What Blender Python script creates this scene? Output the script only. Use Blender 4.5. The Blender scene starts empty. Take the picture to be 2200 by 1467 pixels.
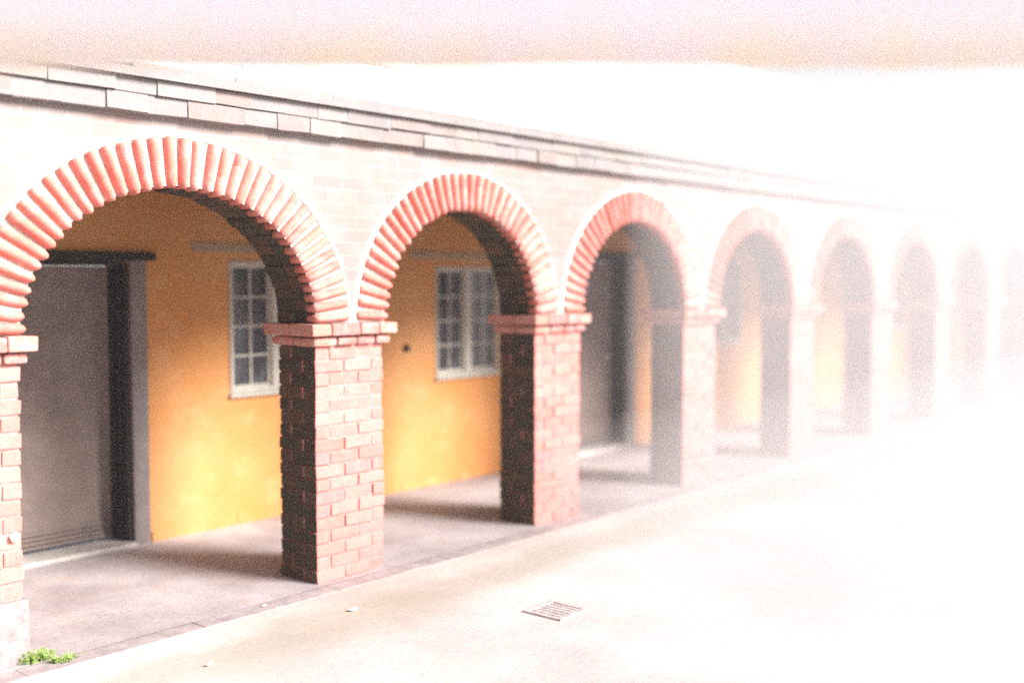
import bpy, bmesh, math, random
from mathutils import Vector, Matrix
rnd = random.Random(7)
S = bpy.context.scene
COL = S.collection

# ---------------------------------------------------------------- camera
FPX, W0, H0 = 2400.0, 2200.0, 1467.0
YAW, PITCH = math.radians(40.184), math.radians(-3.184)
cd = bpy.data.cameras.new("camera"); cam = bpy.data.objects.new("camera", cd); COL.objects.link(cam)
cd.sensor_width = 36.0; cd.lens = FPX / W0 * 36.0
cd.clip_start = 0.05; cd.clip_end = 2000
cam.location = (0, -5, 1.775)
FWD = Vector((math.cos(YAW)*math.cos(PITCH), math.sin(YAW)*math.cos(PITCH), math.sin(PITCH)))
cam.rotation_euler = FWD.to_track_quat('-Z', 'Y').to_euler()
cd.dof.use_dof = True; cd.dof.focus_distance = 5.6; cd.dof.aperture_fstop = 0.5
S.camera = cam

# ---------------------------------------------------------------- light
SUN_DIR = Vector((0.34, -0.80, 0.56)).normalized()       # towards the sun
EL = math.asin(SUN_DIR.z)
w = bpy.data.worlds.new("World"); S.world = w; w.use_nodes = True
nt = w.node_tree; bg = nt.nodes["Background"]
sky = nt.nodes.new("ShaderNodeTexSky"); sky.sky_type = 'NISHITA'; sky.sun_disc = False
sky.sun_elevation = EL; sky.sun_rotation = math.atan2(SUN_DIR.x, SUN_DIR.y)
sky.dust_density = 4.0; sky.air_density = 1.0; sky.ozone_density = 1.0
nt.links.new(sky.outputs[0], bg.inputs[0]); bg.inputs[1].default_value = 0.05
sd = bpy.data.lights.new("sun", 'SUN'); sd.energy = 5.0; sd.angle = math.radians(24); sd.color = (1, 0.965, 0.94)
so = bpy.data.objects.new("sun", sd); COL.objects.link(so); so.location = (0, -10, 20)
so.rotation_euler = SUN_DIR.to_track_quat('Z', 'Y').to_euler()
S.view_settings.view_transform = 'Standard'; S.view_settings.look = 'None'
S.view_settings.exposure = 1.7; S.view_settings.gamma = 1.0
S.cycles.use_denoising = False; S.cycles.volume_bounces = 2; S.cycles.max_bounces = 8

# ---------------------------------------------------------------- materials
class N:
    def __init__(s, name, rough=0.85, spec=0.25):
        s.m = bpy.data.materials.new(name); s.m.use_nodes = True
        s.t = s.m.node_tree; s.b = s.t.nodes["Principled BSDF"]
        s.b.inputs["Roughness"].default_value = rough
        s.b.inputs["Specular IOR Level"].default_value = spec
        s.c = s.new("ShaderNodeTexCoord").outputs["Object"]
    def new(s, k): return s.t.nodes.new(k)
    def link(s, a, b): s.t.links.new(a, b)
    def noise(s, scale, detail=5, rough=.6, vec=None):
        n = s.new("ShaderNodeTexNoise"); n.inputs["Scale"].default_value = scale
        n.inputs["Detail"].default_value = detail; n.inputs["Roughness"].default_value = rough
        s.link(vec or s.c, n.inputs["Vector"]); return n.outputs[0]
    def ramp(s, f, stops, const=False):
        r = s.new("ShaderNodeValToRGB"); e = r.color_ramp
        if const: e.interpolation = 'CONSTANT'
        while len(e.elements) < len(stops): e.elements.new(.5)
        for el, (p, c) in zip(e.elements, stops):
            el.position = p; el.color = (c, c, c, 1) if isinstance(c, (int, float)) else (*c, 1)
        s.link(f, r.inputs[0]); return r.outputs[0]
    def mix(s, f, a, b, mode='MIX'):
        m = s.new("ShaderNodeMix"); m.data_type = 'RGBA'; m.blend_type = mode
        for v, i in ((f, 0), (a, 6), (b, 7)):
            if isinstance(v, (int, float)): m.inputs[i].default_value = v
            elif isinstance(v, tuple): m.inputs[i].default_value = (*v, 1)
            else: s.link(v, m.inputs[i])
        return m.outputs[2]
    def bump(s, h, strength=.4, dist=.01):
        b = s.new("ShaderNodeBump"); b.inputs["Strength"].default_value = strength
        b.inputs["Distance"].default_value = dist; s.link(h, b.inputs["Height"])
        s.link(b.outputs[0], s.b.inputs["Normal"])
    def color(s, c): s.link(c, s.b.inputs["Base Color"]); return s.m
    def island(s):
        g = s.new("ShaderNodeNewGeometry"); return g.outputs["Random Per Island"]

def mat_brick(name, cols, bloom=.5, bloomcol=(.62, .55, .5), dark=(.16, .09, .08), darkamt=.16):
    k = N(name)
    k_ = k.ramp(k.island(), [(i/len(cols), c) for i, c in enumerate(cols)], True)
    n1 = k.noise(9, 6, .65); n2 = k.noise(60, 4, .7); n3 = k.noise(3.2, 6, .6)
    c = k.mix(k.ramp(n1, [(.45, 0.), (.66, bloom)]), k_, bloomcol)
    c = k.mix(k.ramp(n3, [(.55, 0.), (.72, darkamt)]), c, dark)
    c = k.mix(k.ramp(n2, [(.33, .35), (.52, 0.)]), c, dark)
    k.bump(n2, .6, .006); return k.color(c)
RED = [(.66, .22, .19), (.64, .235, .205), (.67, .255, .22), (.63, .21, .18), (.62, .24, .21), (.57, .21, .20), (.64, .20, .17)]
M = {}
M['pier'] = mat_brick('red_brick', RED, .5, (.64, .30, .27))
M['ring'] = mat_brick('bullnose_brick', [(.58, .185, .145), (.57, .18, .14), (.62, .22, .175), (.56, .18, .145), (.57, .23, .19)], .45, (.62, .40, .375))
M['impost'] = mat_brick('impost_brick', [(.48, .18, .15), (.44, .19, .17), (.50, .22, .17), (.42, .17, .15)], .55, (.6, .42, .4))
M['soffit'] = mat_brick('shade_brown_brick', [(.075, .055, .038), (.055, .048, .034), (.10, .062, .042), (.05, .046, .032)], .15, (.14, .12, .085), (.022, .026, .014), .6)  # shade of soffits and pier sides painted in as near-black brown brick
M['cornice'] = mat_brick('pale_cornice_brick', [(.22, .20, .195), (.205, .19, .188), (.23, .205, .19), (.215, .175, .165)], .4, (.27, .25, .245), (.15, .135, .14), .6)

def mat_flat(name, col, var=.15, scale=12, rough=.8, spec=.3, bump=.2):
    k = N(name, rough, spec); n = k.noise(scale, 6, .65)
    c = k.mix(k.ramp(n, [(.35, 1.), (.65, 0.)]), tuple(col), tuple(x*(1-var*2) for x in col))
    k.bump(k.noise(scale*6, 4), bump, .004); return k.color(c)
M['mortar'] = mat_flat('lime_mortar', (.56, .51, .46), .12, 30)
M['joint'] = mat_flat('pier_mortar', (.52, .32, .295), .2, 30)
M['rim'] = mat_flat('white_mortar_rim', (.70, .66, .62), .12, 25)
M['lead'] = mat_flat('pale_gutter_metal', (.55, .56, .58), .1, 10, .5, .5)
M['render_grey'] = mat_flat('grey_cement_render', (.38, .32, .32), .2, 14)
M['frame_paint'] = mat_flat('cream_window_paint', (.50, .47, .41), .08, 20, .5)
M['door_grey'] = mat_flat('grey_brown_door_paint', (.25, .195, .175), .12, 5, .55)
M['jamb'] = mat_flat('grey_frame_paint', (.22, .19, .18), .12, 8, .6)
M['dark_wood'] = mat_flat('dark_tarred_timber', (.035, .032, .028), .2, 9, .7)
M['band'] = mat_flat('pale_lintel_band', (.42, .30, .19), .12, 9)
M['step'] = mat_flat('pale_stone_step', (.55, .51, .48), .12, 12)
M['steel'] = mat_flat('satin_steel', (.7, .7, .68), .05, 20, .3, .6, 0.)
M['steel'].node_tree.nodes["Principled BSDF"].inputs["Metallic"].default_value = .8
M['iron'] = mat_flat('pale_galvanised_grating', (.62, .57, .55), .2, 30, .55)
M['ceiling'] = mat_flat('ceiling_board', (.13, .11, .09), .1, 5)
M['white'] = mat_flat('white_chip', (.8, .8, .8), .05, 30)
M['blue'] = mat_flat('notice_blue', (.12, .16, .5), .05, 30)
M['post'] = mat_flat('painted_post', (.6, .57, .56), .1, 8)
M['vent'] = mat_flat('vent_shadow_iron', (.03, .03, .03), .2, 30)

k = N('window_glass', .12, .6)                                   # old glass over dim rooms
c = k.mix(k.ramp(k.noise(5, 3), [(.4, 0.), (.65, 1.)]), (.055, .052, .06), (.11, .105, .12))
k.b.inputs["Roughness"].default_value = .16; k.bump(k.noise(7, 2), .12, .01); M['glass'] = k.color(c)

k = N('cream_wall_brick')                                        # procedural brick for the spandrels
sep = k.new("ShaderNodeSeparateXYZ"); k.link(k.c, sep.inputs[0])
cmb = k.new("ShaderNodeCombineXYZ"); k.link(sep.outputs[0], cmb.inputs[0]); k.link(sep.outputs[2], cmb.inputs[1])
wob = k.new("ShaderNodeVectorMath"); wob.operation = 'ADD'
nn = k.new("ShaderNodeTexNoise"); nn.inputs["Scale"].default_value = 6; k.link(k.c, nn.inputs["Vector"])
sc = k.new("ShaderNodeVectorMath"); sc.operation = 'SCALE'; sc.inputs[3].default_value = .012
k.link(nn.outputs["Color"], sc.inputs[0]); k.link(cmb.outputs[0], wob.inputs[0]); k.link(sc.outputs[0], wob.inputs[1])
br = k.new("ShaderNodeTexBrick"); k.link(wob.outputs[0], br.inputs["Vector"])
br.inputs["Scale"].default_value = 1; br.inputs["Brick Width"].default_value = .225; br.inputs["Row Height"].default_value = .0768
br.inputs["Mortar Size"].default_value = .006; br.inputs["Mortar Smooth"].default_value = .3
br.inputs["Color1"].default_value = (.25, .218, .206, 1); br.inputs["Color2"].default_value = (.222, .186, .178, 1); br.inputs["Mortar"].default_value = (.265, .245, .238, 1)
c = k.mix(k.ramp(k.noise(2.5, 6, .65), [(.45, 0.), (.65, .7)]), br.outputs[0], (.30, .18, .155))
c = k.mix(k.ramp(k.noise(4, 7, .7), [(.48, 0.), (.7, .55)]), c, (.28, .265, .262))
c = k.mix(k.ramp(k.noise(40, 4, .7), [(.3, .35), (.5, 0.)]), c, (.22, .2, .2))
inv = k.new("ShaderNodeMath"); inv.operation = 'SUBTRACT'; inv.inputs[0].default_value = 1; k.link(br.outputs["Fac"], inv.inputs[1])
k.bump(inv.outputs[0], .2, .004); M['wall'] = k.color(c)

k = N('ochre_limewash')                                          # yellow-orange plaster
c = k.mix(k.ramp(k.noise(1.6, 6, .6), [(.35, 0.), (.7, 1.)]), (.56, .235, .07), (.60, .30, .125))
c = k.mix(k.ramp(k.noise(5, 7, .65), [(.52, 0.), (.72, .5)]), c, (.62, .39, .20))
c = k.mix(k.ramp(k.noise(26, 5, .7), [(.3, .3), (.45, 0.)]), c, (.20, .13, .06))
k.bump(k.noise(14, 6), .35, .01); M['ochre'] = k.color(c)

k = N('yard_ground', .8, .25)
c = k.mix(k.ramp(k.noise(.55, 6, .6), [(.38, 0.), (.62, 1.)]), (.45, .385, .365), (.62, .57, .55))
c = k.mix(k.ramp(k.noise(2.4, 7, .65), [(.5, 0.), (.66, .5)]), c, (.56, .47, .43))
sp = k.new("ShaderNodeSeparateXYZ"); k.link(k.c, sp.inputs[0])
wv = k.new("ShaderNodeMath"); wv.operation = 'MULTIPLY_ADD'; k.link(k.noise(1.3, 5), wv.inputs[0]); wv.inputs[1].default_value = .5; k.link(sp.outputs[1], wv.inputs[2])
moss = k.ramp(wv.outputs[0], [(0., 0.), (.01, 0.)])
mr = k.new("ShaderNodeMapRange"); mr.inputs[1].default_value = -.75; mr.inputs[2].default_value = -.1; k.link(wv.outputs[0], mr.inputs[0])
mossf = k.ramp(mr.outputs[0], [(0., 0.), (.45, .5), (.75, .5), (1., .2)])
c = k.mix(mossf, c, (.26, .25, .17))
c = k.mix(k.ramp(k.noise(30, 5, .7), [(.32, .4), (.5, 0.)]), c, (.28, .24, .22))
k.bump(k.noise(45, 5), .22, .005); M['ground'] = k.color(c)

k = N('arcade_floor_concrete', .7, .3)
c = k.mix(k.ramp(k.noise(1.5, 6, .6), [(.38, 0.), (.62, 1.)]), (.31, .27, .275), (.45, .405, .41))
c = k.mix(k.ramp(k.noise(5, 6, .65), [(.55, 0.), (.7, .5)]), c, (.42, .30, .23))
c = k.mix(k.ramp(k.noise(38, 5, .7), [(.32, .35), (.5, 0.)]), c, (.13, .11, .1))
k.bump(k.noise(45, 5), .3, .005); M['floor'] = k.color(c)
M['kerb'] = mat_flat('kerb_stone', (.40, .345, .345), .18, 9)

k = N('slate_roof', .6, .4)
sp = k.new("ShaderNodeSeparateXYZ"); k.link(k.c, sp.inputs[0])
cmb = k.new("ShaderNodeCombineXYZ"); k.link(sp.outputs[0], cmb.inputs[0]); k.link(sp.outputs[1], cmb.inputs[1])
br = k.new("ShaderNodeTexBrick"); k.link(cmb.outputs[0], br.inputs["Vector"])
for a, b in (("Scale", 1), ("Brick Width", .3), ("Row Height", .2), ("Mortar Size", .006)): br.inputs[a].default_value = b
br.inputs["Color1"].default_value = (.44, .45, .48, 1); br.inputs["Color2"].default_value = (.54, .54, .56, 1); br.inputs["Mortar"].default_value = (.25, .25, .27, 1)
c = k.mix(k.ramp(k.noise(3, 6), [(.5, 0.), (.7, .6)]), br.outputs[0], (.6, .57, .5)); M['roof'] = k.color(c)

for cname, ckey, CTR in (('band_canvas', 'canvas', .12), ('band_cover_cloth', 'cover_cloth', .8)):
    k = N(cname, .9, .1)                                # cloth of the added band; its unseen cover passes more light to brighten it
    c = k.mix(k.ramp(k.noise(.9, 4, .5), [(.4, 0.), (.7, .6)]), (.81, .765, .81), (.86, .835, .87))
    sp = k.new("ShaderNodeSeparateXYZ"); k.link(k.c, sp.inputs[0])
    mr = k.new("ShaderNodeMapRange"); mr.inputs[1].default_value = .16; mr.inputs[2].default_value = .03; k.link(sp.outputs[2], mr.inputs[0])
    st = k.new("ShaderNodeMath"); st.operation = 'MULTIPLY'; k.link(mr.outputs[0], st.inputs[0]); k.link(k.ramp(k.noise(2.2, 5, .6), [(.42, 0.), (.62, .9)]), st.inputs[1])
    c = k.mix(st.outputs[0], c, (.86, .76, .58))
    tr = k.new("ShaderNodeBsdfTranslucent"); k.link(c, tr.inputs[0]); ms = k.new("ShaderNodeMixShader"); ms.inputs[0].default_value = CTR
    k.color(c); k.link(k.b.outputs[0], ms.inputs[1]); k.link(tr.outputs[0], ms.inputs[2])
    k.link(ms.outputs[0], k.t.nodes["Material Output"].inputs["Surface"]); M[ckey] = k.m

k = N('weed_leaf', .5, .3)
c = k.ramp(k.island(), [(0., (.34, .50, .16)), (.35, (.42, .56, .18)), (.7, (.50, .62, .24))], True)
tr = k.new("ShaderNodeBsdfTranslucent"); k.link(c, tr.inputs[0]); ms = k.new("ShaderNodeMixShader"); ms.inputs[0].default_value = .4
k.color(c); k.link(k.b.outputs[0], ms.inputs[1]); k.link(tr.outputs[0], ms.inputs[2])
k.link(ms.outputs[0], k.t.nodes["Material Output"].inputs["Surface"]); M['leaf'] = k.m

# ---------------------------------------------------------------- helpers
def obj(name, bm, mat, parent=None, smooth=False, shaded_sides=False):
    bmesh.ops.recalc_face_normals(bm, faces=bm.faces)
    me = bpy.data.meshes.new(name); bm.to_mesh(me); bm.free()
    if smooth:
        for p in me.polygons: p.use_smooth = True
    me.materials.append(M[mat])
    if shaded_sides:                                                     # pier sides and backs: shade painted in as darker brown-green brick
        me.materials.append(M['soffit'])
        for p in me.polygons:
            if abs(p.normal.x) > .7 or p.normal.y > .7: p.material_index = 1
    o = bpy.data.objects.new(name, me); COL.objects.link(o)
    if parent is not None: o.parent = parent
    return o
def empty(name, loc=(0, 0, 0), parent=None):
    o = bpy.data.objects.new(name, None); COL.objects.link(o); o.location = loc; o.empty_display_size = .2
    if parent is not None: o.parent = parent
    return o
def tag(o, label, cat, group=None, kind=None):
    if label: o['label'] = label
    if cat: o['category'] = cat
    if group: o['group'] = group
    if kind: o['kind'] = kind
    return o
def box(bm, x0, x1, y0, y1, z0, z1, j=0.0, bev=0.0):
    vs = []
    for z in (z0, z1):
        for x, y in ((x0, y0), (x1, y0), (x1, y1), (x0, y1)):
            vs.append(bm.verts.new((x + rnd.uniform(-j, j), y + rnd.uniform(-j, j), z + rnd.uniform(-j, j))))
    fs = [(0, 3, 2, 1), (4, 5, 6, 7), (0, 1, 5, 4), (1, 2, 6, 5), (2, 3, 7, 6), (3, 0, 4, 7)]
    fa = [bm.faces.new([vs[i] for i in f]) for f in fs]
    if bev:
        es = list({e for f in fa for e in f.edges})
        bmesh.ops.bevel(bm, geom=es, offset=bev, segments=2, affect='EDGES', profile=.6)
def quad(bm, *p): return bm.faces.new([bm.verts.new(q) for q in p])

# ---------------------------------------------------------------- the arcade
ZI = 1.52            # impost top = springing
TH = .34             # wall thickness
PW, SP = .54, 2.01   # pier width, bay spacing
PX = [4.165 + SP*i for i in range(0, 10)]         # pier left edges, from the second visible one on
ARC = empty('arcade_building')
tag(ARC, 'long arcade of round red brick arches with ochre back wall, doors and cream windows', 'arcade')

def pier_bricks(seed, plinth=False):
    global rnd
    keep, rnd = rnd, random.Random(seed)
    bm = bmesh.new(); n = 18; h = 1.383/n
    for i in range(n):
        xs, ys = ([0, .22, .44, PW], [0, .115, TH]) if i % 2 == 0 else ([0, .11, .33, PW], [0, .225, TH])
        for a in range(3):
            for b in range(2):
                d = .0045; o = rnd.uniform(-.006, .005)
                x0 = xs[a]+d-(o if a == 0 else 0); x1 = xs[a+1]-d+(o if a == 2 else 0)
                box(bm, x0, x1, ys[b]+d-(o if b == 0 else 0), ys[b+1]-d, i*h+.004, (i+1)*h-.005, .0028, .006)
    rnd = keep; return bm
def pier_core():
    bm = bmesh.new(); box(bm, .012, PW-.012, .012, TH-.012, 0, ZI); return bm
def impost_bricks(seed):
    global rnd
    keep, rnd = rnd, random.Random(seed)
    bm = bmesh.new()
    for (z0, z1, pr, bev, cuts) in ((1.388, 1.444, .030, .024, [0, .3, .56, .8, 1]), (1.450, ZI, .060, .009, [0, .22, .55, .78, 1])):
        L = PW + 2*pr
        for a, b in zip(cuts, cuts[1:]):
            o = rnd.uniform(-.005, .004)
            box(bm, -pr+a*L+.003, -pr+b*L-.003, -pr-o, .17, z0, z1-.003, .003, bev)
            box(bm, -pr+a*L+.003, -pr+b*L-.003, .176, TH+pr, z0, z1-.003, .003, bev)
    rnd = keep; return bm
protos = []
def pier(x, seed):
    if len(protos) < 4:
        p = obj('pier', pier_bricks(seed), 'pier', ARC, shaded_sides=True)
        c = obj('mortar_core', pier_core(), 'joint', p, shaded_sides=True); q = obj('impost', impost_bricks(seed+9), 'impost', p)
        protos.append((p, c, q))
    else:
        s = protos[seed % 4]; p = s[0].copy(); c = s[1].copy(); q = s[2].copy()
        for o in (p, c, q): COL.objects.link(o)
        p.parent = ARC; c.parent = p; q.parent = p
    p.location = (x, 0, 0); return p
P0X = 2.44 - PW
p0 = pier(P0X, 1)
piers = [pier(x, 2+i) for i, x in enumerate(PX)]
pL = pier(P0X - SP, 3)

def arch(cx, A, B, t):
    """ring of bullnose bricks, mortar behind it, soffit bricks through the wall with shade in their dark brown"""
    Rm = (A+B)/2 + t/2; n = int(round(math.pi*Rm/.0735)); da = math.pi/n
    def P(a, r): return Vector((cx+(A+r)*math.cos(a), 0, ZI+(B+r)*math.sin(a)))
    bm = bmesh.new()
    st = [(-.012, .35), (-.002, .78), (.015, .97), (.04, 1), (t*.5-.006, 1), (t*.5, .9), (t*.5+.006, 1), (t-.03, 1), (t-.008, .93), (t, .7)]
    for i in range(n):
        a = (i+.5)*da + rnd.uniform(-.004, .004); dz = rnd.uniform(-.007, .006); off = rnd.uniform(-.006, .006); solid = rnd.random() < .5
        cut = 0 if solid else rnd.uniform(-.05, .05)
        rad = (P(a, t)-P(a, 0)).normalized(); tan = Vector((-rad.z, 0, rad.x))
        rings = []
        for k, (r, s) in enumerate(st):
            if k in (4, 5, 6): r += cut
            if k == 5 and solid: s = 1
            p = P(a, 0) + rad*(r+off)
            hw = .0268*s
            pr_ = (.042+dz)*(.45+.55*s)
            ring = []
            for q in range(9):
                th = math.pi*q/8
                v = p + tan*(hw*math.cos(th)); v.y = -pr_*math.sin(th)**.85 - .001
                v += Vector((rnd.uniform(-1, 1), rnd.uniform(-1, 1), rnd.uniform(-1, 1)))*.0016; ring.append(bm.verts.new(v))
            for sgn in (-1, 1):
                v = p + tan*(hw*sgn); v.y = .055; ring.append(bm.verts.new(v))
            rings.append(ring)
        for k in range(len(rings)-1):
            for q in range(11):
                bm.faces.new((rings[k][q], rings[k][(q+1) % 11], rings[k+1][(q+1) % 11], rings[k+1][q]))
        bm.faces.new(rings[0]); bm.faces.new(list(reversed(rings[-1])))
    ring = obj('arch_ring', bm, 'ring', ARC, True)
    bm = bmesh.new(); m = 72                                      # mortar bed behind the ring and lining of the soffit
    for i in range(m):
        a0, a1 = math.pi*i/m, math.pi*(i+1)/m
        def V(a, r, y): v = P(a, r); v.y = y; return v
        quad(bm, V(a0, .004, -.006), V(a1, .004, -.006), V(a1, t, -.006), V(a0, t, -.006))
    obj('mortar_bed', bm, 'mortar', ring)
    bm = bmesh.new()
    for i in range(m):
        a0, a1 = math.pi*i/m, math.pi*(i+1)/m
        quad(bm, V(a0, .012, -.005), V(a1, .012, -.005), V(a1, .012, TH-.002), V(a0, .012, TH-.002))
    obj('soffit_mortar', bm, 'soffit', ring)
    bm = bmesh.new()                                              # raised white mortar line round the extrados
    for i in range(m):
        a0, a1 = math.pi*i/m, math.pi*(i+1)/m
        j0 = .004*math.sin(i*2.3); j1 = .004*math.sin((i+1)*2.3)
        pts = [(t-.006, -.007), (t+.002, -.020), (t+.014, -.020), (t+.024, .004)]
        for (r0, y0), (r1, y1) in zip(pts, pts[1:]):
            quad(bm, V(a0, r0+j0, y0), V(a1, r0+j1, y0), V(a1, r1+j1, y1), V(a0, r1+j0, y1))
    bmesh.ops.remove_doubles(bm, verts=bm.verts, dist=.0005)
    obj('mortar_rim', bm, 'rim', ring, True)
    bm = bmesh.new(); ns = int(round(math.pi*(A+B)/2/.0755)); ds = math.pi/ns
    for i in range(ns):
        for (y0, y1) in ((.062, .168), (.176, TH-.004)):
            a = (i+.5)*ds; o = rnd.uniform(-.007, .006)
            rad = (P(a, t)-P(a, 0)).normalized(); tan = Vector((-rad.z, 0, rad.x)); vs = []
            for r in (o, .09):
                for sx, y in ((-1, y0), (1, y0), (1, y1), (-1, y1)):
                    v = P(a, 0)+rad*r+tan*(sx*(.0335*(1+r))); v.y = y; vs.append(bm.verts.new(v))
            fa = [bm.faces.new([vs[q] for q in f]) for f in [(0, 3, 2, 1), (4, 5, 6, 7), (0, 1, 5, 4), (1, 2, 6, 5), (2, 3, 7, 6), (3, 0, 4, 7)]]
            bmesh.ops.bevel(bm, geom=list({e for f in fa for e in f.edges}), offset=.005, segments=1, affect='EDGES')
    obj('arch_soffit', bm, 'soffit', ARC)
    return (cx, A, B, t)
ARCHES = [((P0X-SP+PW+P0X)/2, .735, .72, .235), ((2.44+4.165)/2, .8625, .725, .245)]
for i in range(len(PX)-1): ARCHES.append(((PX[i]+PW+PX[i+1])/2, (SP-PW)/2, .715, .235))
for a in ARCHES: arch(*a)

X0, X1, ZT = P0X-SP, PX[-1]+PW, 2.60
def wall_sheet(y, extra):
    bm = bmesh.new(); xs_prev = X0
    def strip(xa, xb, za_, zb_): quad(bm, (xa, y, za_), (xb, y, zb_), (xb, y, ZT), (xa, y, ZT))
    for (cx, A, B, t) in ARCHES:
        e = t if extra is None else extra
        a, b = A+e, B+e; m = 64
        if cx-a > xs_prev: strip(xs_prev, cx-a, ZI, ZI)
        for i in range(m):
            t0, t1 = math.pi*(1-i/m), math.pi*(1-(i+1)/m)
            strip(cx+a*math.cos(t0), cx+a*math.cos(t1), ZI+b*math.sin(t0), ZI+b*math.sin(t1))
        xs_prev = cx+a
    strip(xs_prev, X1, ZI, ZI); return bm
obj('front_wall', wall_sheet(0.0, None), 'wall', ARC)
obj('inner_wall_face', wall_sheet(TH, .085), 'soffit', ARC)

bm = bmesh.new()                                                  # brick cornice, three oversailing courses
for (z0, z1, pr) in ((2.590, 2.676, .060), (2.679, 2.754, .072)):
    x = X0 - rnd.uniform(0, .2)
    while x < X1+.1:
        L = rnd.choice((.225, .225, .34)); o = rnd.uniform(-.007, .007)
        box(bm, x+.0006, x+L-.0006, -pr+o, .05, z0+rnd.uniform(-.003, .003), z1+rnd.uniform(-.003, .002), .003, .003); x += L
box(bm, X0, X1, -.056, .04, 2.594, 2.678); box(bm, X0, X1, -.069, .04, 2.681, 2.751)
obj('cornice', bm, 'cornice', ARC)
bm = bmesh.new(); x = 2.985                                       # top oversailing course of pale slabs
while x < X1+.1:
    L = rnd.uniform(.55, .8); box(bm, x+.001, x+L-.001, -.094+rnd.uniform(-.003, .003), .05, 2.757, 2.822+rnd.uniform(-.003, .003), .002, .006); x += L
box(bm, 2.992, X1, -.092, .05, 2.7575, 2.8195)
obj('coping', bm, 'cornice', ARC)
bm = bmesh.new()                                                  # slated lean-to roof behind the eaves
prev = None
RA = math.radians(36)
for i in range(16):
    s0 = i*.2; y0, z0 = -.10+s0*math.cos(RA), 2.80+s0*math.sin(RA)
    y1, z1 = -.10+(s0+.215)*math.cos(RA), 2.80+(s0+.215)*math.sin(RA)-.006
    vs = [(X0-.1, y0+.02, z0+.03), (X1+.1, y0+.02, z0+.03), (X1+.1, y1+.02, z1+.018), (X0-.1, y1+.02, z1+.018)]
    a = [bm.verts.new(v) for v in vs]; b = [bm.verts.new((v[0], v[1], v[2]-.012)) for v in vs]
    bm.faces.new(a)
    for q in range(4): bm.faces.new((a[q], a[(q+1) % 4], b[(q+1) % 4], b[q]))
obj('roof', bm, 'roof', ARC)
bm = bmesh.new(); box(bm, X0-.1, X1+.1, -.105, .12, 2.755, 2.795); obj('eaves_board', bm, 'cornice', ARC)

YB, ZC = 1.69, 2.45
bm = bmesh.new(); box(bm, X0, X1, TH+.003, YB+.3, ZC, ZC+.06); obj('ceiling', bm, 'ceiling', ARC)
for xa, xb in ((X1-.25, X1), (X0, X0+.2)):
    bm = bmesh.new(); box(bm, xa, xb, TH+.003, YB, 0, ZC-.003); obj('end_wall', bm, 'ochre', ARC)

# back wall with its openings  (x0, x1, z0, z1)
DOORS = [(3.02, 4.01, 0.0, 1.90), (8.88, 9.84, 0.0, 2.00)]
WINS = [(4.79, 5.62, .955, 1.905), (6.90, 7.72, .935, 1.885), (11.45, 12.27, 1.02, 2.02), (16.7, 17.5, 1.0, 2.0)]
ops = sorted(DOORS + WINS); xs = sorted({X0, X1} | {v for o in ops for v in o[:2]}); zs = sorted({-.05, ZC+.02} | {v for o in ops for v in o[2:]})
bm = bmesh.new(); RD = .22
for xa, xb in zip(xs, xs[1:]):
    for za, zb in zip(zs, zs[1:]):
        if any(o[0] <= xa and xb <= o[1] and o[2] <= za+1e-6 and zb <= o[3] for o in ops) : continue
        quad(bm, (xa, YB, za), (xb, YB, za), (xb, YB, zb), (xa, YB, zb))
for (xa, xb, za, zb) in ops:
    y = YB+.30
    quad(bm, (xa, YB, za), (xa, y, za), (xa, y, zb), (xa, YB, zb)); quad(bm, (xb, YB, za), (xb, y, za), (xb, y, zb), (xb, YB, zb))
    quad(bm, (xa, YB, zb), (xb, YB, zb), (xb, y, zb), (xa, y, zb)); quad(bm, (xa, YB, za), (xb, YB, za), (xb, y, za), (xa, y, za))
bmesh.ops.remove_doubles(bm, verts=bm.verts, dist=.0005)
obj('back_wall', bm, 'ochre', ARC)
for xa, xb in ((4.14, 8.75), (9.97, 19.0)):                       # thick uneven skirt of painted plaster low on the wall
    bm = bmesh.new(); x = xa
    while x < xb:
        L = min(rnd.uniform(.16, .3), xb-x+.01)
        box(bm, x, x+L+.002, YB-.010+rnd.uniform(-.004, .003), YB+.01, 0.0, .075+rnd.uniform(-.012, .012), .002, .004); x += L
    obj('wall_skirt', bm, 'ochre', ARC)
bm = bmesh.new(); bmesh.ops.create_cone(bm, cap_ends=True, segments=20, radius1=.035, radius2=.028, depth=.03,
    matrix=Matrix.Translation((6.547, YB-.012, 1.2)) @ Matrix.Rotation(math.pi/2, 4, 'X')); obj('wall_vent', bm, 'vent', ARC)

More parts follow.
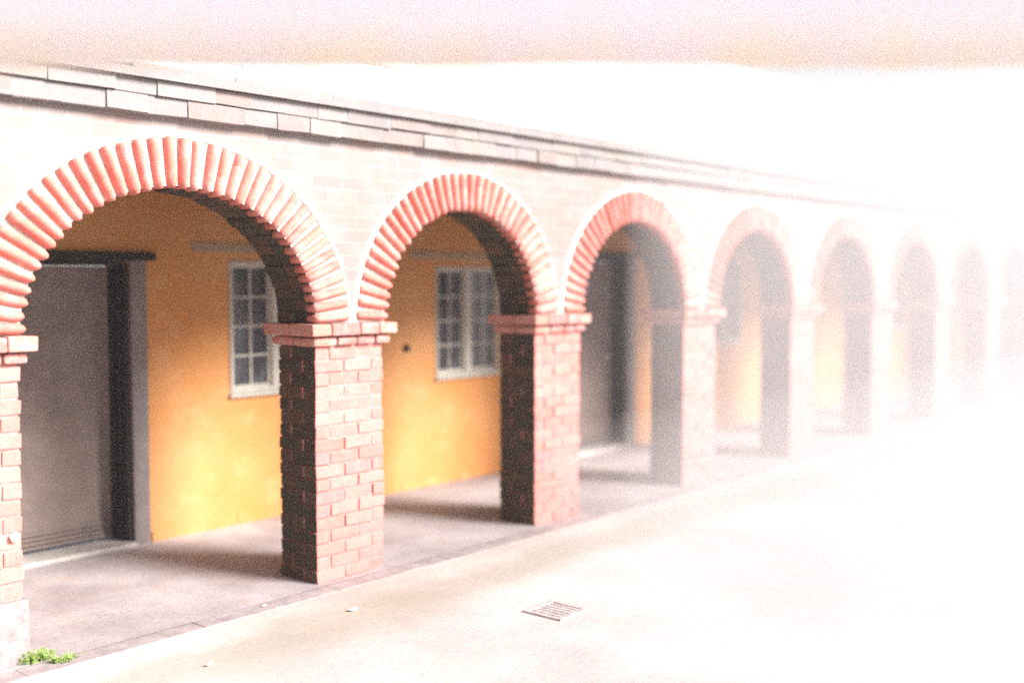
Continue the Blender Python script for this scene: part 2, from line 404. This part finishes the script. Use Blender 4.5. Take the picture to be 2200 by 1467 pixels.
def window(x0, x1, z0, z1):
    f = empty('window', (x0, YB, z0), ARC); Wd, Hd = x1-x0, z1-z0; fw = .026; md = .085
    def sub(name, boxes, mat, bev=0):
        bm = bmesh.new()
        for b in boxes: box(bm, *b, 0, bev)
        return obj(name, bm, mat, f)
    y0, y1 = -.012, .06
    sub('frame', [(0, fw, y0, y1, 0, Hd), (Wd-fw, Wd, y0, y1, 0, Hd), (fw, Wd-fw, y0, y1, Hd-fw, Hd), (fw, Wd-fw, y0, y1, 0, fw*1.3),
                  (Wd/2-md/2, Wd/2+md/2, y0+.003, y1, fw*1.3, Hd-fw)], 'frame_paint', .004)
    cs = []
    for (a, b) in ((fw, Wd/2-md/2), (Wd/2+md/2, Wd-fw)):
        c0, c1, s = fw*1.3, Hd-fw, .022; ya, yb = .016, .048
        cs += [(a+.002, a+s, ya, yb, c0, c1), (b-s, b-.002, ya, yb, c0, c1), (a+s, b-s, ya, yb, c0, c0+s), (a+s, b-s, ya, yb, c1-s, c1)]
        cs.append(((a+b)/2-.008, (a+b)/2+.008, ya+.004, yb, c0+s, c1-s))
        for i in (1, 2, 3):
            z = c0+s+(c1-c0-2*s)*i/4; cs.append((a+s, b-s, ya+.006, yb, z-.008, z+.008))
    sub('casement', cs, 'frame_paint')
    sub('pane', [(fw, Wd-fw, .038, .044, fw, Hd-fw)], 'glass')
    sub('sill', [(-.015, Wd+.015, -.035, .02, -.028, -.003)], 'frame_paint', .006)
    sub('lintel', [(-.30, Wd+.12, -.010, .01, Hd+.06, Hd+.125)], 'band', .003)
    return f
for wv_ in WINS: window(*wv_)

def door(x0, x1, z0, z1, sign=False):
    d = empty('door', (x0, YB, 0), ARC); Wd, Hd = x1-x0, z1
    def sub(name, boxes, mat, bev=0, lab=None):
        bm = bmesh.new()
        for b in boxes: box(bm, *b, 0, bev)
        o = obj(name, bm, mat, d)
        if lab: o['label'] = lab
        return o
    sub('jamb', [(Wd-.002, Wd+.115, -.016, .01, 0, Hd)], 'jamb', .004); sub('jamb', [(-.115, .002, -.016, .01, 0, Hd)], 'jamb', .004)
    sub('reveal_lining', [(Wd-.03, Wd-.004, .012, .235, .03, Hd-.03), (.004, .03, .012, .235, .03, Hd-.03), (.03, Wd-.03, .012, .235, Hd-.035, Hd-.004),
                          (Wd-.055, Wd-.031, .15, .185, .03, Hd-.04), (Wd-.045, Wd-.031, .085, .1, .03, Hd-.04)], 'dark_wood', .003)
    sub('lintel', [(-.17, Wd+.175, -.045, .012, Hd-.002, Hd+.05)], 'dark_wood', .006)
    sub('leaf', [(.032, Wd-.058, .190, .235, .05, Hd-.04)], 'door_grey', .004)
    sub('weather_strip', [(.05, Wd-.075, .176-.012*(3-i)/3, .192, .055+i*.028, .075+i*.028) for i in range(4)], 'door_grey', .003)
    sub('threshold', [(.0, Wd, -.05, .24, .001, .03)], 'step', .006)
    if not sign: return d
    bm = bmesh.new()
    hx = Wd-.16
    bl = bmesh.new()
    for b_, z, r in ((bm, .965, .028), (bl, .875, .02)):
        bmesh.ops.create_cone(b_, cap_ends=True, segments=20, radius1=r, radius2=r*.85, depth=.014, matrix=Matrix.Translation((hx, .182, z)) @ Matrix.Rotation(math.pi/2, 4, 'X'))
    bmesh.ops.create_cone(bm, cap_ends=True, segments=12, radius1=.011, radius2=.011, depth=.05, matrix=Matrix.Translation((hx, .155, .965)) @ Matrix.Rotation(math.pi/2, 4, 'X'))
    box(bm, hx-.11, hx+.012, .125, .140, .955, .975, 0, .005)
    obj('handle', bm, 'steel', d); obj('lock', bl, 'steel', d)
    if sign:
        sx, sz = 9.30-x0, 1.70
        sub('notice', [(sx-.055, sx+.055, .184, .1885, sz-.09, sz+.09)], 'white', 0, 'small white and blue notice on the door')
        bm = bmesh.new()
        box(bm, sx-.05, sx+.05, .1815, .1838, sz-.085, sz+.0)
        bmesh.ops.create_cone(bm, cap_ends=True, segments=24, radius1=.03, radius2=.03, depth=.002, matrix=Matrix.Translation((sx, .1822, sz+.045)) @ Matrix.Rotation(math.pi/2, 4, 'X'))
        obj('notice_print', bm, 'blue', d)
        sub('notice_lettering', [(sx-.04+.0*i, sx+(.04 if i % 2 else .03), .1795, .1812, sz-.025-i*.022, sz-.015-i*.022) for i in range(3)], 'white')
    return d
door(*DOORS[0]); door(*DOORS[1], sign=True)

# first pier: grey cement render round its foot and a lump of white mortar
bm = bmesh.new()
box(bm, -.014, PW+.010, -.014, TH+.01, 0, .300, .006, .01)
r_ = obj('cement_foot', bm, 'render_grey', p0)
bm = bmesh.new()
bmesh.ops.create_icosphere(bm, subdivisions=3, radius=.017)
for v in bm.verts: v.co *= 1+rnd.uniform(-.4, .5); v.co.y *= .45
bmesh.ops.translate(bm, verts=bm.verts, vec=(PW-.05, -.01, .60))
obj('mortar_lump', bm, 'white', p0)

# ---------------------------------------------------------------- ground
bm = bmesh.new(); quad(bm, (-150, -150, 0), (200, -150, 0), (200, 150, 0), (-150, 150, 0)); tag(obj('ground', bm, 'ground'), None, None, None, 'structure')
bm = bmesh.new(); quad(bm, (X0, -.06, .004), (X1, -.06, .004), (X1, YB+.3, .004), (X0, YB+.3, .004)); tag(obj('pavement', bm, 'floor'), None, None, None, 'structure')
bm = bmesh.new(); x = X0
while x < X1:
    L = rnd.uniform(.6, .95); box(bm, x+.0015, x+L-.0015, -.19, -.062, -.05, .005+rnd.uniform(-.001, .0015), .001, .003); x += L
tag(obj('kerb', bm, 'kerb'), None, None, None, 'structure')

def inview(u, v, z=0.0):
    r = Vector((math.sin(YAW), -math.cos(YAW), 0)); up = r.cross(FWD)
    d = FWD + r*((u-W0/2)/FPX) - up*((v-H0/2)/FPX); c = Vector(cam.location); return c + d*((z-c.z)/d.z)

def weed(u, v, n, spread, h, label):
    g = inview(u, v); bm = bmesh.new()
    for i in range(n):
        a = rnd.uniform(0, 2*math.pi); r = spread*math.sqrt(rnd.random())
        base = Vector((r*math.cos(a)*1.0, r*math.sin(a)*.5, 0)); tip = base + Vector((rnd.uniform(-.03, .03), rnd.uniform(-.03, .03), rnd.uniform(.35, 1)*h))
        s = Vector((.0015, 0, 0)); quad(bm, base-s, base+s, tip+s, tip-s)
        for j in range(rnd.randint(3, 6)):
            p = base.lerp(tip, rnd.uniform(.3, 1)); b = rnd.uniform(0, 2*math.pi); L = rnd.uniform(.010, .022)
            d = Vector((math.cos(b), math.sin(b), rnd.uniform(-.2, .7))).normalized(); sd_ = d.cross(Vector((0, 0, 1))).normalized()*L*.45; dn = Vector((0, 0, -L*.15))
            quad(bm, p, p+d*L*.5+sd_, p+d*L+dn, p+d*L*.5-sd_)
    o = obj('weed', bm, 'leaf'); o.location = g
    return tag(o, label, 'weed', 'weeds at the foot of the pier')
weed(80, 1420, 90, .08, .06, 'bright green leafy weed tuft right at the foot of the nearest pier')
weed(142, 1420, 45, .055, .035, 'low sprawling green weed just right of the larger tuft by nearest pier')

labs = ['small white scrap on the ground left of the foot of the second pier', 'white paper scrap on the ground just right of the second pier foot', 'thin white scrap lying at the bottom edge of the ground']
for (u, v, L, Wd, a), lab in zip(((566, 1303, .03, .014, .4), (758, 1311, .045, .02, .2), (450, 1428, .05, .012, .5)), labs):
    g = inview(u, v); bm = bmesh.new(); vs = []
    for i in range(9):
        th = 2*math.pi*i/9; rr = rnd.uniform(.75, 1.15); vs.append((L*rr*math.cos(th)/1.4, Wd*rr*math.sin(th), .004+.006*abs(math.cos(th))))
    t0 = [bm.verts.new((x, y, z+.0015)) for x, y, z in vs]; b0 = [bm.verts.new((x, y, z)) for x, y, z in vs]
    bm.faces.new(t0); bm.faces.new(b0[::-1])
    for i in range(9): bm.faces.new((t0[i], b0[i], b0[(i+1) % 9], t0[(i+1) % 9]))
    o = obj('paper_scrap', bm, 'white'); o.location = g; o.rotation_euler.z = a; tag(o, lab, 'litter', 'white scraps on the ground')

g = inview(1195, 1312); bm = bmesh.new(); s = .13; box(bm, -s+.02, s-.02, -s+.02, s-.02, -.02, .0045)
for b in ((-s, s, -s, -s+.03), (-s, s, s-.03, s), (-s, -s+.03, -s+.03, s-.03), (s-.03, s, -s+.03, s-.03)): box(bm, *b, -.03, .010, 0, .003)
dr = empty('drain_cover', (g.x, g.y, 0)); obj('frame', bm, 'iron', dr)
bm = bmesh.new()
for i in range(5): box(bm, -s+.045+i*.038, -s+.045+i*.038+.02, -s+.031, s-.031, -.02, .008, 0, .003)
obj('grating', bm, 'iron', dr); tag(dr, 'square iron drain grating set flush in the pale yard ground', 'drain')

# ---------------------------------------------------------------- pale band added across the top of the view
AW = empty('pale_band', (cam.location.x, cam.location.y, 0)); AW.rotation_euler = (0, 0, YAW)     # local x forward, y left
tag(AW, 'pale canvas strip added in front of the viewer, its lower edge along the top of the view', 'pale_band')
DF = 2.5; ZB = 1.775 + DF*math.tan(math.radians(13.67-3.184))
bm = bmesh.new(); m = 60
for i in range(m):
    ya, yb = -2.7+5.4*i/m, -2.7+5.4*(i+1)/m
    def wx(y): return .012*math.sin(y*5.1)+.006*math.sin(y*13)
    lo = [(DF+wx(ya), ya, ZB), (DF+wx(yb), yb, ZB), (DF+.25*wx(yb), yb, ZB+.34), (DF+.25*wx(ya), ya, ZB+.34)]
    quad(bm, *lo)
bmesh.ops.remove_doubles(bm, verts=bm.verts, dist=.0005)
val = obj('band_strip', bm, 'canvas', AW, True)
for v in val.data.vertices: v.co.z -= ZB
val.location.z = ZB
sm = val.modifiers.new('thickness', 'SOLIDIFY'); sm.thickness = .003
bm = bmesh.new(); box(bm, -1.2, DF-.03, -2.7, 2.7, ZB+.335, ZB+.345); obj('cover', bm, 'cover_cloth', AW)  # unseen translucent cover, added to brighten the band from above
bm = bmesh.new(); box(bm, DF-.075, DF-.031, -2.7, 2.7, ZB+.27, ZB+.33, 0, .004); box(bm, -1.2, -1.15, -2.7, 2.7, ZB+.27, ZB+.33, 0, .004); obj('rail', bm, 'post', AW)
for x_, y_ in ((DF-.05, 2.6), (DF-.05, -2.6), (-1.17, 2.6), (-1.17, -2.6)):  # unseen posts, added to carry the band
    bm = bmesh.new(); box(bm, x_-.03, x_+.03, y_-.03, y_+.03, 0, ZB+.268, 0, .004); obj('post', bm, 'post', AW)

# ---------------------------------------------------------------- air
def vol(name, density, bm):
    m = bpy.data.materials.new(name+'_air'); m.use_nodes = True; t = m.node_tree; t.nodes.remove(t.nodes["Principled BSDF"])
    v = t.nodes.new("ShaderNodeVolumePrincipled"); v.inputs["Density"].default_value = density; v.inputs["Color"].default_value = (.76, .755, .765, 1)
    v.inputs["Anisotropy"].default_value = 0.0
    t.links.new(v.outputs[0], t.nodes["Material Output"].inputs["Volume"]); M[name] = m
    o = obj(name, bm, name); o['kind'] = 'stuff'; return o
bm = bmesh.new(); box(bm, -152, 202, -152, 152, -1, 7.5); vol('haze', .0025, bm)
def bank(name, ang, off, top, dens):                              # a bank of mist lying over the right of the yard
    d = Vector((math.cos(ang), math.sin(ang))); n = Vector((math.sin(ang), -math.cos(ang)))
    p = Vector((0, -5)) + n*off; e = p + d*((-.13-p.y)/d.y); q = [p, e, (45, -.13), (45, -30), p+n*26-d*6]     # it ends at the arcade front
    bm = bmesh.new(); a = [bm.verts.new((v[0], v[1], -.5)) for v in q]; b = [bm.verts.new((v[0], v[1], top)) for v in q]
    bm.faces.new(a); bm.faces.new(b)
    for i in range(5): bm.faces.new((a[i], a[(i+1) % 5], b[(i+1) % 5], b[i]))
    return vol(name, dens, bm)
bank('mist', math.radians(37.8), .50, 4.8, .066)
bank('thin_mist', math.radians(43.5), .62, 4.6, .010)
bank('ground_mist', math.radians(45.0), .9, .75, .09)
